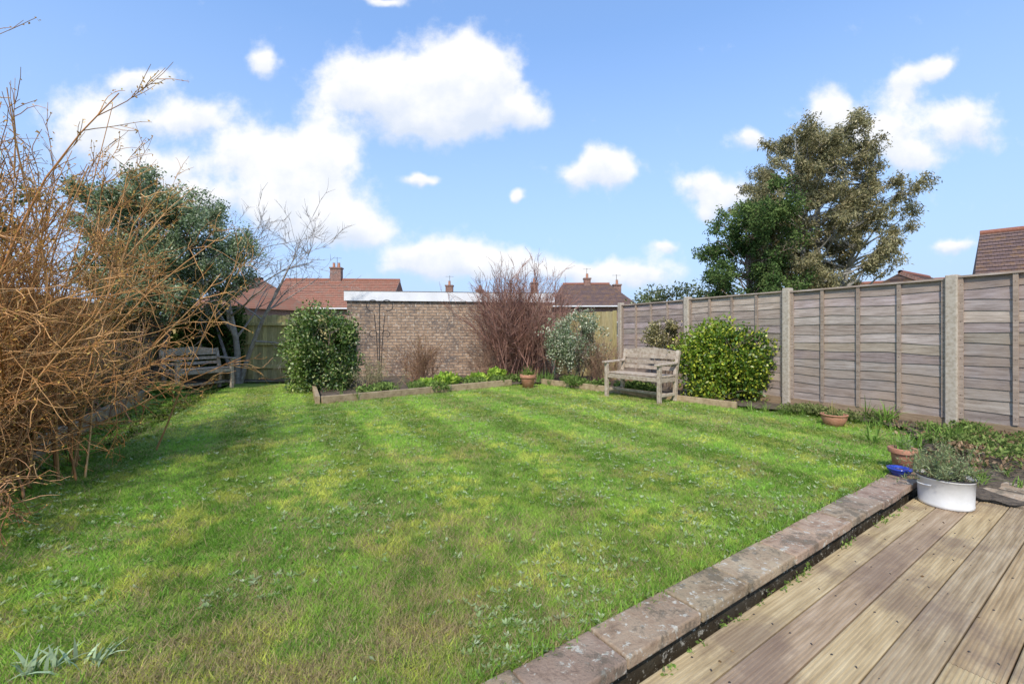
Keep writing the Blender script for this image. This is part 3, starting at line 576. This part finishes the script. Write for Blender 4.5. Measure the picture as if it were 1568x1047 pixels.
clump_tree('viburnum_tree',(-7.15,8.7,0),(-6.8,8.6,3.4),EL,8.6,1.1,145,.31,64000,.058,.03,[(.13,.18,.08),(.35,.42,.23),(.56,.57,.40),.18],M_bark,4,(0,0,.2),r0=.075,twl=.8)
LE=[(-7.6,3.3),(-6.8,3.6),(-6.3,3.2),(-6.2,2.6),(-6.4,1.8),(-7,1.4),(-8,2.0)]
clump_tree('evergreen_tree',(-7,5.4,0),(-6.9,5.4,3.2),LE,5.4,.8,36,.3,13000,.06,.028,[(.10,.13,.04),(.3,.3,.11)],M_bark,2,(0,0,.2),r0=.07)
def lowplants():
    def line(a,b,n,j): t=rng.random(n)[:,None]; return np.array(a)*(1-t)+np.array(b)*t+np.concatenate([rng.normal(size=(n,2))*j,np.zeros((n,1))],1)
    def obj(name,parts): build(name,parts,[M_leaf])
    obj('agapanthus_plants',[strap(line((4.0,4.45,-.03),(5.0,4.85,-.03),10,.12),16,.28,.016,(.18,.29,.06),1.1),strap(line((4.6,5.3,0),(4.5,5.9,0),3,.06),16,.33,.016,(.19,.31,.06),1.0)])
    obj('border_grasses',[strap(line((3.35,6.45,0),(4.1,6.0,0),7,.06),22,.16,.008,(.22,.33,.07),1.2),strap(line((4.2,5.9,0),(4.5,5.2,0),16,.12),12,.12,.01,(.2,.31,.07),1.2)])
    obj('border_grasses',[strap(line((3.5,3.85,-.05),(4.6,3.7,-.08),26,.2),12,.10,.01,(.2,.3,.07),1.2),strap(line((4.0,4.4,-.0),(5.2,4.6,-.04),40,.25),10,.09,.008,(.2,.3,.07),1.2)])
    obj('daffodil_plants',[strap(line((.2,9.95,.03),(.9,9.9,.03),9,.12),14,.3,.013,(.2,.33,.08),.6),strap(line((-2.9,7.7,.03),(-1.2,9.2,.03),14,.16),10,.22,.01,(.23,.35,.08),.7),strap(line((.95,9.75,.03),(2.4,8.3,.03),14,.12),10,.2,.012,(.19,.3,.07),.9)])
    def patch(name,cs,c1,c2,L=.07,W=.05):
        P=[]
        for (x,y,r,h,n) in cs: P.append(leafball((x,y,.05+h*.5),(r,r,h*.6),n,L,W,c1,c2,(0,0,.5)))
        obj(name,P)
    patch('leafy_perennials',[(-1.35,9.2,.26,.2,800),(-.75,9.65,.2,.16,500),(-.35,9.95,.2,.25,500),(-1.75,9.0,.15,.12,300)],(.2,.36,.045),(.45,.56,.09),.1,.065)
    patch('ground_cover_plants',[(x,y,.2,.13,260) for x,y in line((-2.7,7.9,0),(.3,10.2,0),12,.2)[:,:2]]+[(x,y,.2,.15,300) for x,y in line((.8,9.9,0),(2.6,8.0,0),12,.12)[:,:2]],(.1,.17,.04),(.28,.36,.1),.06,.035)
    patch('ground_cover_plants',[(x,y,.18,.12,260) for x,y in line((-6.9,7.6,0),(-4.6,3.8,0),18,.1)[:,:2]],(.08,.14,.035),(.25,.34,.1),.06,.035)
    patch('ground_cover_plants',[(x,y,.17,.07,150) for x,y in line((4.6,5.4,0),(4.0,6.5,0),10,.13)[:,:2]],(.12,.16,.05),(.3,.31,.12),.045,.025)
    patch('leaf_litter',[(x,y,.35,.02,90) for x,y in line((3.7,4.1,-.1),(5.2,4.5,-.1),14,.3)[:,:2]],(.24,.15,.08),(.46,.32,.2),.045,.025)
    patch('ground_cover_plants',[(x,y,.14,.07,130) for x,y in line((3.9,4.2,-.1),(5.1,4.7,-.1),14,.25)[:,:2]],(.11,.17,.045),(.3,.37,.11),.045,.025)
    patch('foxglove_plants',[(-6.05,7.75,.25,.15,450)],(.15,.26,.05),(.32,.45,.12),.12,.05)
    obj('strappy_plant',[strap([(-1.52,1.5,0),(-1.44,1.52,0),(-1.6,1.47,0)],14,.08,.012,(.42,.52,.3),1.2)])
    c=np.array([[*loc2(x,-.02+rng.normal()*.01),DZ] for x in rng.uniform(-.5,3.4,40)]); obj('wall_weeds',[leafball(tuple(q),(.02,.015,.02),10,.02,.012,(.14,.24,.05),(.3,.4,.1)) for q in c])
    n=70; x=rng.uniform(-.5,3.7,n); y=-rng.random(n)*2; P=np.array([[*loc2(a_,b_2),DZ+.005] for a_,b_2 in zip(x,y)]); q=rdir(n); q[:,2]*=.1
    obj('fallen_leaves',[leaves(P,.022,.014,jit(mixc((.2,.11,.05),(.42,.3,.16),rng.random(n)),.2),A=q)])
lowplants()
def ironwork():
    e=empty('iron_plant_support',(-2.95,9.9,0)); parts=[]
    t=np.linspace(0,1,30)
    P=np.stack([0*t,0*t,t*1.75],1); parts.append(tubes([P],[np.full(30,.011)],6))
    for s_ in (-1,1):
        P=np.stack([s_*(.03+.09*t**2),0*t,t*1.55],1); parts.append(tubes([P],[np.full(30,.009)],6))
        a=np.linspace(0,1.6*np.pi,30); r=.17*(1-.45*t); P=np.stack([s_*(.17-np.cos(a)*r),0*t,1.72+np.sin(a)*r],1); parts.append(tubes([P],[np.full(30,.009)],6))
        a=np.linspace(0,1.5*np.pi,30); P=np.stack([s_*(.05+.1-np.cos(a)*.1*(1-.4*t)),0*t,1.1+np.sin(a)*.1*(1-.4*t)],1); parts.append(tubes([P],[np.full(30,.008)],6))
    for z in (.4,.8,1.2): parts.append(beam((-.06,0,z),(.06,0,z),.012,.012))
    build('scrolls',parts,[M_iron],e)
ironwork()
# ---------------------------------------------------------------- sky
w=bpy.data.worlds.new('World'); S.world=w; w.use_nodes=True; nt=w.node_tree
try: w.cycles.sampling_method='NONE'
except Exception: pass
bg=nt.nodes['Background']; bg.inputs[1].default_value=.15
EL_=46; sx,sy=-.27,-.96
sk=N(nt,'ShaderNodeTexSky'); sk.sky_type='NISHITA'; sk.sun_disc=False; sk.sun_elevation=math.radians(EL_); sk.sun_rotation=math.atan2(sx,sy); sk.altitude=0; sk.air_density=1.0; sk.dust_density=.6; sk.ozone_density=2.5
def VM(op,a,b=None,c=None):
    n=N(nt,'ShaderNodeVectorMath',operation=op)
    for i,v in enumerate((a,b,c)):
        if v is None: continue
        if isinstance(v,tuple): n.inputs[i].default_value=v
        else: nt.links.new(v,n.inputs[i])
    return n
def MA(op,a,b=None,c=None,clamp=False):
    n=N(nt,'ShaderNodeMath',operation=op); n.use_clamp=clamp
    for i,v in enumerate((a,b,c)):
        if v is None: continue
        if isinstance(v,(int,float)): n.inputs[i].default_value=v
        else: nt.links.new(v,n.inputs[i])
    return n.outputs[0]
tc=N(nt,'ShaderNodeTexCoord'); sp=N(nt,'ShaderNodeSeparateXYZ'); nt.links.new(tc.outputs['Generated'],sp.inputs[0])
yc=MA('MAXIMUM',sp.outputs[1],.08); U=MA('DIVIDE',sp.outputs[0],yc); Vv=MA('DIVIDE',sp.outputs[2],yc)
cb=N(nt,'ShaderNodeCombineXYZ'); nt.links.new(U,cb.inputs[0]); nt.links.new(Vv,cb.inputs[1])
wn=N(nt,'ShaderNodeTexNoise'); wn.inputs['Scale'].default_value=10; wn.inputs['Detail'].default_value=3; nt.links.new(cb.outputs[0],wn.inputs['Vector'])
wv=VM('SUBTRACT',wn.outputs['Color'],(.5,.5,.5)).outputs[0]; wv=VM('MULTIPLY_ADD',wv,(.09,.07,0),cb.outputs[0]).outputs[0]
BL=[(-.36,.555,.085,.055),(-.24,.535,.12,.075),(-.13,.585,.10,.08),(-.065,.56,.07,.085),(-.175,.48,.08,.04),(.02,.495,.07,.03),
(-.725,.485,.10,.04),(-.575,.41,.09,.045),(-.43,.40,.065,.075),(-.505,.335,.12,.06),(-.37,.235,.10,.035),(-.46,.27,.11,.05),(-.83,.575,.07,.022),
(-.95,.47,.10,.08),(-.8,.37,.10,.04),(-.72,.30,.09,.03),(-.553,.61,.035,.035),
(.18,.36,.07,.03),(.215,.395,.045,.033),(-.2,.35,.045,.010),(.012,.31,.018,.012),
(-.21,.17,.07,.028),(-.14,.19,.06,.035),(-.02,.165,.09,.028),(-.09,.14,.15,.022),(.27,.13,.10,.035),(.14,.135,.05,.022),(.35,.19,.03,.014),
(.435,.335,.045,.037),(.49,.30,.05,.03),(.44,.27,.03,.02),(.545,.435,.04,.024),
(.715,.50,.05,.045),(.82,.46,.08,.06),(.905,.39,.06,.035),(1.01,.47,.08,.05),(.885,.56,.045,.035),(.95,.60,.045,.025),(1.0,.19,.045,.018),(-.285,.745,.04,.012)]
tot=None;sh=None
for (u,v,ru,rv) in BL:
    d=VM('MULTIPLY_ADD',wv,(1/ru,1/rv,0),(-u/ru,-v/rv,0)).outputs[0]; q=VM('DOT_PRODUCT',d,d).outputs['Value']; g=MA('POWER',.42,q)
    s_=N(nt,'ShaderNodeSeparateXYZ'); nt.links.new(d,s_.inputs[0]); 
    tot=g if tot is None else MA('ADD',tot,g); sh=MA('MULTIPLY',s_.outputs[1],g) if sh is None else MA('MULTIPLY_ADD',s_.outputs[1],g,sh)
fn=N(nt,'ShaderNodeTexNoise'); fn.inputs['Scale'].default_value=15; fn.inputs['Detail'].default_value=6; fn.inputs['Roughness'].default_value=.6; nt.links.new(cb.outputs[0],fn.inputs['Vector'])
dn_=MA('ADD',tot,MA('MULTIPLY',MA('SUBTRACT',fn.outputs['Fac'],.5),1.2))
mr=N(nt,'ShaderNodeMapRange',interpolation_type='SMOOTHSTEP'); nt.links.new(dn_,mr.inputs[0]); mr.inputs[1].default_value=.14; mr.inputs[2].default_value=.84
al=MA('MULTIPLY',mr.outputs[0],MA('GREATER_THAN',sp.outputs[1],.12)); al=MA('MULTIPLY',al,.97)
m2=N(nt,'ShaderNodeMapRange'); nt.links.new(MA('ADD',MA('DIVIDE',sh,MA('MAXIMUM',tot,.25)),MA('MULTIPLY',MA('SUBTRACT',fn.outputs['Fac'],.5),1.8)),m2.inputs[0]); m2.inputs[1].default_value=-.8; m2.inputs[2].default_value=.2
cc=mul(nt,(5.1,5.6,6.5),(7.0,7.0,7.1),m2.outputs[0],'MIX')
base=mul(nt,sk.outputs[0],(1.9,2.1,2.2))
hz=N(nt,'ShaderNodeMapRange'); nt.links.new(sp.outputs[2],hz.inputs[0]); hz.inputs[1].default_value=0; hz.inputs[2].default_value=.55; hz.inputs[3].default_value=1.0; hz.inputs[4].default_value=0.05
base=mul(nt,base,(4.3,5.3,6.8),hz.outputs[0],'MIX')
base=mul(nt,base,(1.55,2.9,6.1),.35,'MIX')
fin=mul(nt,base,cc,al,'MIX'); nt.links.new(fin,bg.inputs[0])
sd=Vector((sx,sy,0)).normalized()*math.cos(math.radians(EL_)); sd.z=math.sin(math.radians(EL_))
sl=bpy.data.lights.new('sun','SUN'); sl.energy=4.0; sl.angle=math.radians(2.0); sl.color=(1,.93,.83); so=bpy.data.objects.new('sun',sl); so.rotation_euler=(-sd).to_track_quat('-Z','Y').to_euler(); link(so)
# ---------------------------------------------------------------- camera
cam=bpy.data.cameras.new('camera'); co=bpy.data.objects.new('camera',cam); link(co); co.location=(0,0,1.13); co.rotation_euler=(math.pi/2,0,0)
cam.sensor_width=36; cam.lens=680/1568*36; cam.shift_y=-13.5/1568; cam.clip_start=.05; cam.clip_end=3000; S.camera=co
S.view_settings.view_transform='Standard'; S.view_settings.look='None'; S.view_settings.exposure=0
